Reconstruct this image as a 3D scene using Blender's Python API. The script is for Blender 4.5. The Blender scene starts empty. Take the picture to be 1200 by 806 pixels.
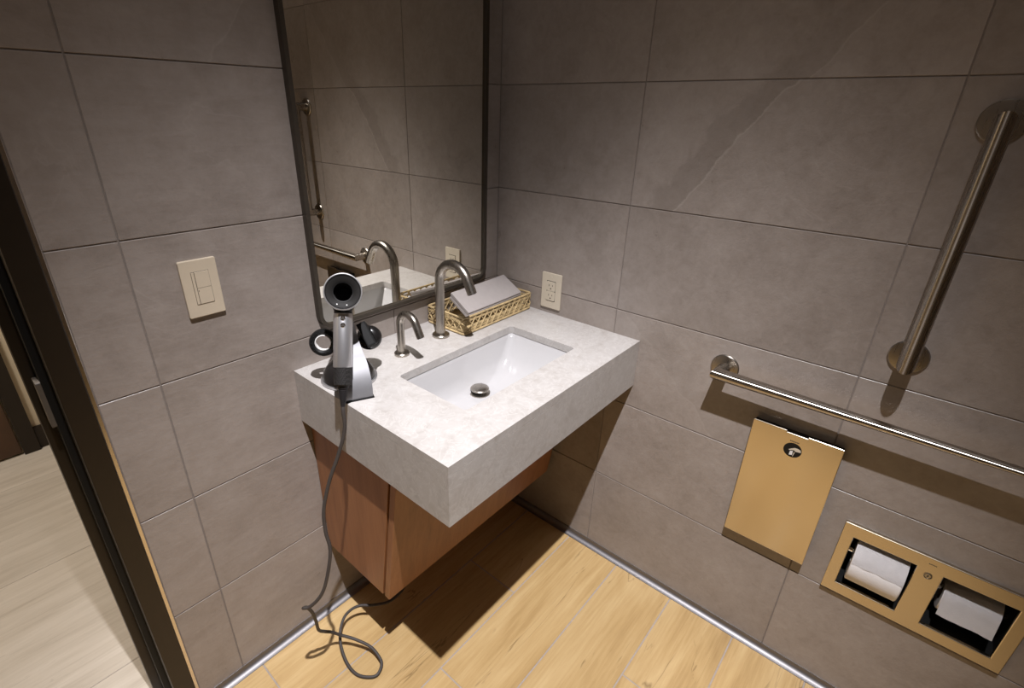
import bpy, bmesh, math, random
from mathutils import Vector, Matrix

scene = bpy.context.scene
COL = scene.collection
R = math.radians
random.seed(7)

# ------------------------------------------------------------------ camera
cam_data = bpy.data.cameras.new('camera')
cam = bpy.data.objects.new('camera', cam_data)
COL.objects.link(cam)
cam.location = (-1.3194, -1.1267, 1.4845)
cam.rotation_euler = (1.1421, -0.0178, -0.8490)
cam_data.sensor_width = 36.0
cam_data.lens = 589.5 / 1200 * 36.0
cam_data.shift_x = 0.0194
cam_data.shift_y = -0.0041
cam_data.clip_start = 0.02
scene.camera = cam

# ------------------------------------------------------------------ world, lights, exposure
world = bpy.data.worlds.new('world')
scene.world = world
world.use_nodes = True
world.node_tree.nodes['Background'].inputs[0].default_value = (1.0, 0.9, 0.8, 1)
world.node_tree.nodes['Background'].inputs[1].default_value = 0.0

scene.view_settings.view_transform = 'Standard'
scene.view_settings.look = 'None'
scene.view_settings.gamma = 1.0
scene.view_settings.exposure = 0.0
scene.view_settings.use_curve_mapping = False
scene.cycles.use_denoising = True
scene.cycles.max_bounces = 10
scene.cycles.diffuse_bounces = 6
scene.cycles.glossy_bounces = 6
scene.cycles.sample_clamp_indirect = 4.0
scene.cycles.blur_glossy = 0.4

CEIL = 3.22
LIGHT = (-1.18, -1.16, 3.19)
AIM = (-0.683, -0.650, 0.49)    # where the gimbal points
SPOT_POWER = 570.0
BEAM = 0.061         # beam width of the reflector: smaller is narrower
SPILL = 0.018
HALL_POWER = 33.0

def downlight_lamp():
    d = bpy.data.lights.new('downlight_lamp', 'SPOT')
    d.energy = SPOT_POWER
    d.color = (0.985, 0.965, 1.0)
    d.shadow_soft_size = 0.019
    d.spot_size = R(150); d.spot_blend = 0.25
    d.use_nodes = True
    nt = d.node_tree
    em = nt.nodes['Emission']
    geo = nt.nodes.new('ShaderNodeNewGeometry')
    dot = nt.nodes.new('ShaderNodeVectorMath'); dot.operation = 'DOT_PRODUCT'   # angle to the aim of the gimbal
    nt.links.new(geo.outputs['Incoming'], dot.inputs[0])
    dot.inputs[1].default_value = (Vector(AIM) - Vector(LIGHT)).normalized()
    ab = nt.nodes.new('ShaderNodeMath'); ab.operation = 'ABSOLUTE'
    nt.links.new(dot.outputs['Value'], ab.inputs[0])
    one = nt.nodes.new('ShaderNodeMath'); one.operation = 'SUBTRACT'
    one.inputs[0].default_value = 1.0; nt.links.new(ab.outputs[0], one.inputs[1])
    dv = nt.nodes.new('ShaderNodeMath'); dv.operation = 'DIVIDE'
    nt.links.new(one.outputs[0], dv.inputs[0]); dv.inputs[1].default_value = BEAM
    pw = nt.nodes.new('ShaderNodeMath'); pw.operation = 'POWER'
    nt.links.new(dv.outputs[0], pw.inputs[0]); pw.inputs[1].default_value = 2.55
    ng = nt.nodes.new('ShaderNodeMath'); ng.operation = 'MULTIPLY'
    nt.links.new(pw.outputs[0], ng.inputs[0]); ng.inputs[1].default_value = -1.0
    ex = nt.nodes.new('ShaderNodeMath'); ex.operation = 'EXPONENT'
    nt.links.new(ng.outputs[0], ex.inputs[0])
    ad = nt.nodes.new('ShaderNodeMath'); ad.operation = 'ADD'
    nt.links.new(ex.outputs[0], ad.inputs[0]); ad.inputs[1].default_value = SPILL
    nt.links.new(ad.outputs[0], em.inputs['Strength'])
    o = bpy.data.objects.new('downlight_lamp', d)
    COL.objects.link(o)
    o.location = LIGHT
    return o
downlight_lamp()

hd = bpy.data.lights.new('hall_lamp', 'AREA')
hd.shape = 'DISK'; hd.size = 0.25; hd.energy = HALL_POWER; hd.color = (1.0, 0.93, 0.85)
ho = bpy.data.objects.new('hall_lamp', hd); COL.objects.link(ho)
ho.location = (-1.75, 0.85, 2.55)

# ------------------------------------------------------------------ helpers
def srgb(r, g, b):
    f = lambda c: (c / 255 / 12.92) if c / 255 <= 0.04045 else ((c / 255 + 0.055) / 1.055) ** 2.4
    return (f(r), f(g), f(b), 1.0)

def new_mat(name):
    m = bpy.data.materials.new(name); m.use_nodes = True
    nt = m.node_tree
    b = nt.nodes['Principled BSDF']
    return m, nt, b

def simple(name, col, rough=0.5, metal=0.0, spec=0.5, noise=0.0, nscale=40.0, bump=0.0, bscale=200.0, coat=0.0):
    m, nt, b = new_mat(name)
    b.inputs['Base Color'].default_value = col
    b.inputs['Roughness'].default_value = rough
    b.inputs['Metallic'].default_value = metal
    b.inputs['Specular IOR Level'].default_value = spec
    if coat: b.inputs['Coat Weight'].default_value = coat
    tc = nt.nodes.new('ShaderNodeTexCoord')
    n = nt.nodes.new('ShaderNodeTexNoise'); n.inputs['Scale'].default_value = nscale
    n.inputs['Detail'].default_value = 4
    nt.links.new(tc.outputs['Object'], n.inputs['Vector'])
    if noise:
        mx = nt.nodes.new('ShaderNodeMixRGB'); mx.blend_type = 'MULTIPLY'
        mx.inputs[0].default_value = 1.0
        mx.inputs[1].default_value = col
        r = nt.nodes.new('ShaderNodeMapRange')
        r.inputs[1].default_value = 0.3; r.inputs[2].default_value = 0.7
        r.inputs[3].default_value = 1 - noise; r.inputs[4].default_value = 1 + noise
        nt.links.new(n.outputs['Fac'], r.inputs[0])
        nt.links.new(r.outputs[0], mx.inputs[2])
        nt.links.new(mx.outputs[0], b.inputs['Base Color'])
    if bump:
        n2 = nt.nodes.new('ShaderNodeTexNoise'); n2.inputs['Scale'].default_value = bscale
        nt.links.new(tc.outputs['Object'], n2.inputs['Vector'])
        bp = nt.nodes.new('ShaderNodeBump'); bp.inputs['Strength'].default_value = bump
        bp.inputs['Distance'].default_value = 0.002
        nt.links.new(n2.outputs['Fac'], bp.inputs['Height'])
        nt.links.new(bp.outputs[0], b.inputs['Normal'])
    return m

class N:
    """tiny node-graph helper"""
    def __init__(s, nt): s.nt = nt
    def n(s, t, **k):
        x = s.nt.nodes.new(t)
        for a, v in k.items(): setattr(x, a, v)
        return x
    def l(s, a, b): s.nt.links.new(a, b)
    def math(s, op, a, b=None, c=None):
        x = s.n('ShaderNodeMath', operation=op)
        for i, v in enumerate((a, b, c)):
            if v is None: continue
            if isinstance(v, (int, float)): x.inputs[i].default_value = v
            else: s.l(v, x.inputs[i])
        return x.outputs[0]
    def noise(s, vec, scale, detail=4, rough=0.55, dist=0.0):
        x = s.n('ShaderNodeTexNoise')
        x.inputs['Scale'].default_value = scale; x.inputs['Detail'].default_value = detail
        x.inputs['Roughness'].default_value = rough; x.inputs['Distortion'].default_value = dist
        s.l(vec, x.inputs['Vector']); return x.outputs['Fac']
    def ramp(s, fac, stops):
        x = s.n('ShaderNodeValToRGB')
        el = x.color_ramp.elements
        while len(el) < len(stops): el.new(0.5)
        for e, (p, c) in zip(el, stops): e.position = p; e.color = c
        s.l(fac, x.inputs[0]); return x.outputs[0]
    def mix(s, fac, a, b, mode='MIX'):
        x = s.n('ShaderNodeMixRGB', blend_type=mode)
        for i, v in enumerate((fac, a, b)):
            if isinstance(v, (int, float)): x.inputs[i].default_value = v
            elif isinstance(v, tuple): x.inputs[i].default_value = v
            else: s.l(v, x.inputs[i])
        return x.outputs[0]
    def rng(s, fac, a, b, c, d):
        x = s.n('ShaderNodeMapRange')
        s.l(fac, x.inputs[0])
        for i, v in zip((1, 2, 3, 4), (a, b, c, d)): x.inputs[i].default_value = v
        return x.outputs[0]
    def bump(s, h, strength, dist=0.002):
        x = s.n('ShaderNodeBump'); x.inputs['Strength'].default_value = strength
        x.inputs['Distance'].default_value = dist
        s.l(h, x.inputs['Height']); return x.outputs[0]
    def coords(s, scale=(1, 1, 1), jitter=True):
        tc = s.n('ShaderNodeTexCoord')
        mp = s.n('ShaderNodeMapping'); mp.inputs['Scale'].default_value = scale
        v = tc.outputs['Object']
        if jitter:
            oi = s.n('ShaderNodeObjectInfo')
            m = s.n('ShaderNodeVectorMath', operation='MULTIPLY_ADD')
            cmb = s.n('ShaderNodeCombineXYZ')
            for i, k in enumerate((37.0, 53.0, 71.0)):
                s.l(s.math('MULTIPLY', oi.outputs['Random'], k), cmb.inputs[i])
            m.inputs[1].default_value = (1, 1, 1)
            s.l(v, m.inputs[0]); s.l(cmb.outputs[0], m.inputs[2]); v = m.outputs[0]
        s.l(v, mp.inputs['Vector'])
        return mp.outputs[0]

# ---- stone-look wall tile
def make_tile_mat():
    m, nt, b = new_mat('stone_tile'); g = N(nt)
    v = g.coords()
    big = g.noise(v, 2.2, 6, 0.6, 0.6)
    mid = g.noise(v, 11.0, 6, 0.65, 0.4)
    fine = g.noise(v, 160.0, 3, 0.6)
    f = g.math('ADD', g.math('MULTIPLY', big, 0.65), g.math('MULTIPLY', mid, 0.35))
    vs = g.n('ShaderNodeMapping'); vs.inputs['Rotation'].default_value = (0.6, 0.6, 0.9); vs.inputs['Scale'].default_value = (1.0, 5.0, 5.0)
    g.l(v, vs.inputs['Vector'])
    brush = g.noise(vs.outputs[0], 7.0, 6, 0.7, 0.5)
    speck = g.noise(v, 70.0, 4, 0.7)
    f = g.math('ADD', g.math('ADD', g.math('MULTIPLY', big, 0.40), g.math('MULTIPLY', mid, 0.25)), g.math('ADD', g.math('MULTIPLY', brush, 0.22), g.math('MULTIPLY', speck, 0.13)))
    col = g.ramp(f, [(0.36, (0.225, 0.190, 0.165, 1)), (0.50, (0.298, 0.257, 0.228, 1)), (0.63, (0.355, 0.312, 0.282, 1))])
    # hairline veins
    vv = g.noise(v, 3.2, 5, 0.6, 1.2)
    rid = g.math('ABSOLUTE', g.math('SUBTRACT', vv, 0.5))
    line = g.rng(rid, 0.0, 0.010, 1.0, 0.0)
    gate = g.rng(g.noise(v, 2.6, 2), 0.52, 0.70, 0.0, 0.30)
    col = g.mix(g.math('MULTIPLY', line, gate), col, (0.40, 0.355, 0.32, 1))
    # one long diagonal vein on the slabs that carry it (a, b, c of the line in slab coordinates)
    at = g.n('ShaderNodeAttribute', attribute_type='OBJECT', attribute_name='vein')
    st = g.n('ShaderNodeAttribute', attribute_type='OBJECT', attribute_name='vein_strength')
    sp = g.n('ShaderNodeSeparateXYZ'); g.l(at.outputs['Vector'], sp.inputs[0])
    tc = g.n('ShaderNodeTexCoord')
    so = g.n('ShaderNodeSeparateXYZ'); g.l(tc.outputs['Object'], so.inputs[0])
    s = g.math('ADD', so.outputs[0], so.outputs[1])
    d = g.math('ADD', g.math('ADD', g.math('MULTIPLY', sp.outputs[0], s), g.math('MULTIPLY', sp.outputs[1], so.outputs[2])), sp.outputs[2])
    w = g.math('MULTIPLY', g.math('SUBTRACT', g.noise(tc.outputs['Object'], 9.0, 5, 0.6), 0.5), 0.055)
    w2 = g.math('MULTIPLY', g.math('SUBTRACT', g.noise(tc.outputs['Object'], 14.0, 5, 0.65), 0.5), 0.12)
    dd = g.math('ADD', d, w)
    core = g.rng(g.math('ABSOLUTE', dd), 0.0004, 0.0032, 0.6, 0.0)
    shade = g.math('MULTIPLY', g.rng(g.math('ADD', dd, w2), -0.065, -0.050, 0.0, 1.0), g.rng(dd, -0.001, 0.001, 1.0, 0.0))
    col = g.mix(g.math('MULTIPLY', shade, g.math('MULTIPLY', st.outputs['Fac'], 0.45)), col, (0.175, 0.148, 0.128, 1))
    col = g.mix(g.math('MULTIPLY', core, st.outputs['Fac']), col, (0.42, 0.375, 0.335, 1))
    oi = g.n('ShaderNodeObjectInfo')
    hv = g.rng(oi.outputs['Random'], 0, 1, 0.94, 1.06)
    hc = g.n('ShaderNodeCombineXYZ')
    for i in range(3): g.l(hv, hc.inputs[i])
    col = g.mix(1.0, col, hc.outputs[0], 'MULTIPLY')
    g.l(col, b.inputs['Base Color'])
    g.l(g.rng(mid, 0.3, 0.7, 0.27, 0.40), b.inputs['Roughness'])
    b.inputs['Specular IOR Level'].default_value = 0.45
    h = g.math('ADD', g.math('ADD', g.math('MULTIPLY', fine, 0.22), g.math('MULTIPLY', speck, 0.35)), g.math('ADD', g.math('MULTIPLY', mid, 0.7), g.math('MULTIPLY', brush, 0.6)))
    g.l(g.bump(h, 0.45, 0.0030), b.inputs['Normal'])
    return m

# ---- oak-look floor plank (grain along local X)
def make_oak(name, stops, grout=False, streak=1.0):
    m, nt, b = new_mat(name); g = N(nt)
    v = g.coords((0.55, 6.0, 1.0))
    v2 = g.coords((1.2, 26.0, 1.0))
    v3 = g.coords((0.9, 3.0, 1.0))
    a = g.noise(v, 2.6, 6, 0.62, 0.9)
    c = g.noise(v2, 5.0, 5, 0.7, 0.2)
    kn = g.noise(v3, 2.0, 3, 0.5, 2.0)
    f = g.math('ADD', g.math('MULTIPLY', a, 0.50), g.math('ADD', g.math('MULTIPLY', c, 0.27), g.math('MULTIPLY', kn, 0.23)))
    col = g.ramp(f, stops)
    # thin darker cracks along the grain
    rid = g.math('ABSOLUTE', g.math('SUBTRACT', g.noise(v, 1.7, 4, 0.55, 1.4), 0.5))
    crack = g.math('MULTIPLY', g.rng(rid, 0.0, 0.008, 1.0, 0.0), g.rng(kn, 0.50, 0.60, 0.0, 0.75 * streak))
    col = g.mix(crack, col, tuple(x * 0.55 for x in stops[0][1][:3]) + (1,))
    oi = g.n('ShaderNodeObjectInfo')
    hv = g.rng(oi.outputs['Random'], 0, 1, 0.93, 1.05)
    hc = g.n('ShaderNodeCombineXYZ')
    for i in range(3): g.l(hv, hc.inputs[i])
    col = g.mix(1.0, col, hc.outputs[0], 'MULTIPLY')
    g.l(col, b.inputs['Base Color'])
    b.inputs['Roughness'].default_value = 0.42
    b.inputs['Specular IOR Level'].default_value = 0.4
    g.l(g.bump(c, 0.25, 0.001), b.inputs['Normal'])
    return m

def make_quartz():
    m, nt, b = new_mat('beige_stone_counter'); g = N(nt)
    v = g.coords(jitter=False)
    a = g.noise(v, 15.0, 8, 0.6, 1.2)
    c = g.noise(v, 55.0, 5, 0.6, 0.8)
    f = g.math('ADD', g.math('MULTIPLY', a, 0.6), g.math('MULTIPLY', c, 0.4))
    col = g.ramp(f, [(0.32, (0.375, 0.345, 0.319, 1)), (0.48, (0.442, 0.417, 0.394, 1)), (0.66, (0.485, 0.464, 0.445, 1))])
    rid = g.math('ABSOLUTE', g.math('SUBTRACT', g.noise(v, 26.0, 5, 0.6, 1.2), 0.5))
    line = g.rng(rid, 0.0, 0.03, 0.55, 0.0)
    col = g.mix(line, col, (0.56, 0.54, 0.515, 1))
    g.l(col, b.inputs['Base Color'])
    b.inputs['Roughness'].default_value = 0.32
    return m

def make_wood_panel():
    m, nt, b = new_mat('reddish_brown_veneer'); g = N(nt)
    v = g.coords((14.0, 14.0, 0.9))
    a = g.noise(v, 2.2, 6, 0.6, 0.5)
    c = g.noise(v, 12.0, 4, 0.6)
    f = g.math('ADD', g.math('MULTIPLY', a, 0.7), g.math('MULTIPLY', c, 0.3))
    col = g.ramp(f, [(0.3, (0.21, 0.086, 0.032, 1)), (0.5, (0.295, 0.125, 0.048, 1)), (0.7, (0.36, 0.160, 0.066, 1))])
    g.l(col, b.inputs['Base Color']); b.inputs['Roughness'].default_value = 0.42
    return m

def make_brushed(name, col, rough=0.24, axis=2, amount=0.05, stretch=60.0):
    m, nt, b = new_mat(name); g = N(nt)
    sc = [stretch] * 3; sc[axis] = 1.0
    v = g.coords(tuple(sc), jitter=False)
    n = g.noise(v, 9.0, 3, 0.6)
    g.l(g.rng(n, 0.3, 0.7, rough - amount, rough + amount), b.inputs['Roughness'])
    b.inputs['Base Color'].default_value = col
    b.inputs['Metallic'].default_value = 1.0
    return m

def make_bar(name, col, axis, rough=0.27):
    m = make_brushed(name, col, rough, axis, 0.03)
    nt = m.node_tree; b = nt.nodes['Principled BSDF']
    c = nt.nodes.new('ShaderNodeCombineXYZ'); c.inputs[axis].default_value = 1.0
    nt.links.new(c.outputs[0], b.inputs['Tangent'])
    b.inputs['Anisotropic'].default_value = 0.95
    return m

MAT = {}
MAT['tile'] = make_tile_mat()
MAT['grout'] = simple('grey_grout', (0.225, 0.192, 0.170, 1), 0.85, noise=0.08, nscale=120)
MAT['floor_grout'] = simple('floor_grout', (0.36, 0.31, 0.27, 1), 0.85, noise=0.08, nscale=120)
MAT['oak'] = make_oak('honey_oak_plank', [(0.35, (0.36, 0.225, 0.090, 1)), (0.49, (0.485, 0.325, 0.143, 1)), (0.64, (0.585, 0.418, 0.208, 1))])
MAT['hall'] = make_oak('pale_greige_plank', [(0.30, (0.40, 0.345, 0.28, 1)), (0.48, (0.56, 0.50, 0.42, 1)), (0.68, (0.67, 0.61, 0.53, 1))], streak=0.3)
MAT['plaster'] = simple('painted_plaster', (0.30, 0.26, 0.23, 1), 0.7, noise=0.04, bump=0.1)
MAT['ceiling'] = simple('ceiling_paint', (0.62, 0.58, 0.53, 1), 0.8, noise=0.02)
MAT['cream'] = simple('cream_wall_paint', (0.66, 0.56, 0.40, 1), 0.7, noise=0.03)
MAT['quartz'] = make_quartz()
MAT['veneer'] = make_wood_panel()
MAT['ceramic'] = simple('white_ceramic', (0.49, 0.48, 0.48, 1), 0.10, coat=0.4, noise=0.01)
MAT['steel'] = make_bar('brushed_steel', (0.40, 0.36, 0.315, 1), 2)
MAT['steel_y'] = make_bar('brushed_steel_bar', (0.46, 0.42, 0.37, 1), 1)
MAT['nickel'] = make_brushed('satin_nickel', (0.42, 0.385, 0.34, 1), 0.29, 2, 0.03, 20)
MAT['panel_steel'] = make_brushed('satin_steel_panel', (0.62, 0.55, 0.44, 1), 0.17, 1, 0.02)
MAT['holder_steel'] = make_brushed('satin_steel_flange', (0.58, 0.51, 0.40, 1), 0.24, 1, 0.03)
MAT['chrome'] = simple('polished_chrome', (0.80, 0.79, 0.78, 1), 0.07, 1.0, noise=0.01)
MAT['cove'] = make_brushed('aluminium_cove', (0.27, 0.26, 0.265, 1), 0.50, 1, 0.05)
MAT['trim'] = simple('steel_edge_trim', (0.66, 0.61, 0.55, 1), 0.22, 1.0, noise=0.03)
MAT['bronze'] = simple('dark_bronze_metal', (0.022, 0.015, 0.009, 1), 0.42, 0.3, noise=0.06)
MAT['frame'] = simple('gunmetal_frame', (0.075, 0.062, 0.048, 1), 0.40, 0.5, noise=0.05)
MAT['black'] = simple('black_plastic', (0.008, 0.008, 0.008, 1), 0.45, spec=0.25, noise=0.05)
MAT['gloss_black'] = simple('gloss_black_plastic', (0.010, 0.009, 0.009, 1), 0.22, noise=0.05)
MAT['dark_grey'] = simple('dark_grey_plastic', (0.018, 0.016, 0.016, 1), 0.45, spec=0.2, noise=0.05)
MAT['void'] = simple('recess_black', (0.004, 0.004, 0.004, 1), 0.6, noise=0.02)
MAT['recess'] = simple('recess_steel', (0.16, 0.15, 0.14, 1), 0.35, 0.9, noise=0.03)
MAT['silver'] = simple('satin_silver', (0.60, 0.60, 0.615, 1), 0.32, 0.85, noise=0.03)
MAT['plate_silver'] = simple('satin_silver_plate', (0.24, 0.24, 0.25, 1), 0.55, 0.6, noise=0.03)
MAT['bright_silver'] = simple('bright_silver_rim', (0.80, 0.80, 0.81, 1), 0.30, 0.8, noise=0.02)
MAT['face_black'] = simple('matt_black_plastic', (0.012, 0.011, 0.010, 1), 0.55, spec=0.15, noise=0.05)
MAT['strike'] = simple('dull_strike_steel', (0.13, 0.11, 0.09, 1), 0.5, 0.3, noise=0.05)
MAT['grey_cord'] = simple('grey_rubber', (0.048, 0.040, 0.036, 1), 0.6, noise=0.08)
MAT['white'] = simple('white_print', (0.75, 0.74, 0.72, 1), 0.5, noise=0.02)
MAT['ivory'] = simple('ivory_plastic', (0.58, 0.495, 0.375, 1), 0.38, noise=0.02)
MAT['ivory2'] = simple('almond_plastic', (0.60, 0.53, 0.42, 1), 0.40, noise=0.02)
MAT['slot'] = simple('slot_dark', (0.05, 0.042, 0.033, 1), 0.6, noise=0.02)
MAT['paper'] = simple('soft_white_tissue', (0.80, 0.78, 0.775, 1), 0.9, noise=0.03, nscale=30, bump=0.25, bscale=350)
MAT['towel'] = simple('paper_towel', (0.37, 0.335, 0.32, 1), 0.92, noise=0.03, nscale=60, bump=0.2, bscale=400)
MAT['card'] = simple('cardboard_core', (0.32, 0.22, 0.13, 1), 0.8, noise=0.05)
MAT['cane'] = simple('woven_cane', (0.47, 0.35, 0.18, 1), 0.6, noise=0.35, nscale=60)
MAT['brown_door'] = simple('dark_brown_door', (0.075, 0.036, 0.016, 1), 0.45, noise=0.15, nscale=12)
MAT['mirror'] = simple('mirror_glass', (0.88, 0.86, 0.79, 1), 0.0, 1.0, noise=0.0)
def filter_mat():
    m, nt, b = new_mat('perforated_filter'); g = N(nt)
    tc = g.n('ShaderNodeTexCoord')
    vo = g.n('ShaderNodeTexVoronoi'); vo.inputs['Scale'].default_value = 330.0
    vo.inputs['Randomness'].default_value = 0.15
    g.l(tc.outputs['Object'], vo.inputs['Vector'])
    col = g.ramp(vo.outputs['Distance'], [(0.25, (0.002, 0.002, 0.002, 1)), (0.5, (0.030, 0.028, 0.027, 1))])
    g.l(col, b.inputs['Base Color']); b.inputs['Roughness'].default_value = 0.5; b.inputs['Specular IOR Level'].default_value = 0.15
    return m
MAT['filter'] = filter_mat()

def tag(o, label, cat, group=None, kind=None):
    o['label'] = label; o['category'] = cat
    if group: o['group'] = group
    if kind: o['kind'] = kind
    return o

def base_of(o):
    v = Vector((0, 0, 0))
    while o is not None:
        v = v + o.location; o = o.parent
    return v

def add(name, bm, mat, parent=None, smooth=False, bevel=0.0, kind=None, label=None, loc=None, angle=35, segs=2):
    """bmesh in world coordinates -> one mesh object (under parent if given)"""
    if bevel:
        bmesh.ops.recalc_face_normals(bm, faces=bm.faces); bm.normal_update()
        es = [e for e in bm.edges if len(e.link_faces) == 2 and e.calc_face_angle(0) > R(30)]
        bmesh.ops.bevel(bm, geom=es, offset=bevel, segments=segs, affect='EDGES', profile=0.5, clamp_overlap=True)
    bmesh.ops.recalc_face_normals(bm, faces=bm.faces)
    off = Vector(loc) if loc is not None else (base_of(parent) if parent else Vector((0, 0, 0)))
    bmesh.ops.translate(bm, verts=bm.verts, vec=-off)
    me = bpy.data.meshes.new(name); bm.to_mesh(me); bm.free()
    o = bpy.data.objects.new(name, me); COL.objects.link(o)
    if isinstance(mat, str): mat = MAT[mat]
    me.materials.append(mat)
    if smooth:
        for p in me.polygons: p.use_smooth = True
        me.set_sharp_from_angle(angle=R(angle))
    if parent is None:
        o.location = off
    else:
        o.parent = parent
        o.location = off - base_of(parent) if loc is not None else (0, 0, 0)
    if kind: o['kind'] = kind
    if label: o['label'] = label
    return o

def empty(name, loc):
    o = bpy.data.objects.new(name, None); COL.objects.link(o)
    o.location = loc; o.empty_display_size = 0.05
    return o

def box(bm, x0, x1, y0, y1, z0, z1):
    vs = [bm.verts.new((x, y, z)) for z in (z0, z1) for y in (y0, y1) for x in (x0, x1)]
    for f in ((0, 2, 3, 1), (4, 5, 7, 6), (0, 1, 5, 4), (2, 6, 7, 3), (0, 4, 6, 2), (1, 3, 7, 5)):
        bm.faces.new([vs[i] for i in f])
    return bm

def B(*a):
    return box(bmesh.new(), *a)

def prism(bm, poly, axis, a, b):
    """extrude 2-D polygon (two other axes in order) along axis from a to b"""
    def P(u, v, w):
        c = [u, v]; c.insert(axis, w); return c
    lo = [bm.verts.new(P(u, v, a)) for u, v in poly]
    hi = [bm.verts.new(P(u, v, b)) for u, v in poly]
    n = len(poly)
    bm.faces.new(lo[::-1]); bm.faces.new(hi)
    for i in range(n): bm.faces.new((lo[i], lo[(i + 1) % n], hi[(i + 1) % n], hi[i]))
    return bm

def rrect(u0, u1, v0, v1, r, seg=6):
    pts = []
    for cu, cv, a0 in ((u1 - r, v1 - r, 0), (u0 + r, v1 - r, 90), (u0 + r, v0 + r, 180), (u1 - r, v0 + r, 270)):
        for k in range(seg + 1):
            a = R(a0 + 90 * k / seg); pts.append((cu + r * math.cos(a), cv + r * math.sin(a)))
    return pts

def ring_prism(bm, outer, inner, axis, a, b):
    """frame between two polygons of equal vertex count"""
    def P(u, v, w):
        c = [u, v]; c.insert(axis, w); return c
    n = len(outer)
    L = [[bm.verts.new(P(u, v, w)) for u, v in poly] for w in (a, b) for poly in (outer, inner)]
    oa, ia, ob, ib = L
    for i in range(n):
        j = (i + 1) % n
        bm.faces.new((oa[i], oa[j], ia[j], ia[i])); bm.faces.new((ob[i], ib[i], ib[j], ob[j]))
        bm.faces.new((oa[i], ob[i], ob[j], oa[j])); bm.faces.new((ia[i], ia[j], ib[j], ib[i]))
    return bm

def lathe(bm, prof, M=Matrix(), seg=32, caps=True):
    """profile of (r, z) revolved about local z, then transformed by M"""
    rings = []
    for r, z in prof:
        if r < 1e-6: rings.append([bm.verts.new(M @ Vector((0, 0, z)))])
        else: rings.append([bm.verts.new(M @ Vector((r * math.cos(2 * math.pi * k / seg), r * math.sin(2 * math.pi * k / seg), z))) for k in range(seg)])
    for a, b in zip(rings, rings[1:]):
        for k in range(seg):
            j = (k + 1) % seg
            if len(a) == 1 and len(b) == 1: continue
            if len(a) == 1: bm.faces.new((a[0], b[k], b[j]))
            elif len(b) == 1: bm.faces.new((a[k], a[j], b[0]))
            else: bm.faces.new((a[k], a[j], b[j], b[k]))
    if caps:
        if len(rings[0]) > 1: bm.faces.new(rings[0][::-1])
        if len(rings[-1]) > 1: bm.faces.new(rings[-1])
    return bm

def tube(bm, pts, r, seg=12, caps=True):
    """swept circle with mitred corners; r may be a list"""
    pts = [Vector(p) for p in pts]
    n = len(pts)
    rr = r if isinstance(r, (list, tuple)) else [r] * n
    dirs = [(pts[i + 1] - pts[i]).normalized() for i in range(n - 1)]
    t0 = dirs[0]
    ref = Vector((0, 0, 1)) if abs(t0.z) < 0.9 else Vector((1, 0, 0))
    u = t0.cross(ref).normalized()
    rings = []
    for i in range(n):
        if i == 0: tan = dirs[0]; k = 1.0
        elif i == n - 1: tan = dirs[-1]; k = 1.0
        else:
            tan = (dirs[i - 1] + dirs[i]).normalized()
            c = max(0.35, tan.dot(dirs[i])); k = 1.0 / c
        u = (u - tan * u.dot(tan)).normalized()
        w = tan.cross(u)
        # mitre: stretch along the bend direction
        bend = (dirs[i] - dirs[i - 1]) if 0 < i < n - 1 else Vector((0, 0, 0))
        bd = bend.normalized() if bend.length > 1e-6 else None
        ring = []
        for s in range(seg):
            a = 2 * math.pi * s / seg
            o = u * math.cos(a) * rr[i] + w * math.sin(a) * rr[i]
            if bd is not None: o = o + bd * (o.dot(bd) * (k - 1.0))
            ring.append(bm.verts.new(pts[i] + o))
        rings.append(ring)
    for a, b in zip(rings, rings[1:]):
        for s in range(seg):
            j = (s + 1) % seg
            bm.faces.new((a[s], a[j], b[j], b[s]))
    if caps:
        bm.faces.new(rings[0][::-1]); bm.faces.new(rings[-1])
    return bm

def smooth_path(pts, sub=6):
    """Catmull-Rom"""
    P = [Vector(p) for p in pts]
    out = []
    for i in range(len(P) - 1):
        p0 = P[max(i - 1, 0)]; p1 = P[i]; p2 = P[i + 1]; p3 = P[min(i + 2, len(P) - 1)]
        for k in range(sub):
            t = k / sub
            out.append(0.5 * ((2 * p1) + (p2 - p0) * t + (2 * p0 - 5 * p1 + 4 * p2 - p3) * t * t + (3 * p1 - p0 - 3 * p2 + p3) * t ** 3))
    out.append(P[-1])
    return out

def frame_matrix(x, y, z, o):
    m = Matrix((x, y, z)).transposed().to_4x4()
    m.translation = o
    return m

# ------------------------------------------------------------------ room shell
ROOM_X, ROOM_Y = -2.35, -3.10
DOOR_A, DOOR_B, DOOR_H = -1.20, -2.15, 2.15     # opening in the mirror wall

bm = bmesh.new()
box(bm, DOOR_A, 0.15, 0.0020, 0.12, 0, CEIL)
box(bm, ROOM_X, DOOR_B, 0.0025, 0.12, 0, CEIL)
box(bm, DOOR_B, DOOR_A, 0.0025, 0.12, DOOR_H, CEIL)
wall_left = tag(add('wall_left', bm, 'grout', kind='structure'), 'grey stone-tiled wall carrying the mirror and vanity', 'wall')

TPY0, TPY1, TPZ0, TPZ1 = -1.515, -1.183, 0.362, 0.546       # hole for the roll holder
bm = bmesh.new()
box(bm, 0.0020, 0.15, ROOM_Y, 0.0025, 0, TPZ0)
box(bm, 0.0020, 0.15, ROOM_Y, 0.0025, TPZ1, CEIL)
box(bm, 0.0020, 0.15, ROOM_Y, TPY0, TPZ0, TPZ1)
box(bm, 0.0020, 0.15, TPY1, 0.0025, TPZ0, TPZ1)
wall_right = tag(add('wall_right', bm, 'grout', kind='structure'), 'grey stone-tiled wall carrying the grab bars', 'wall')

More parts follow.
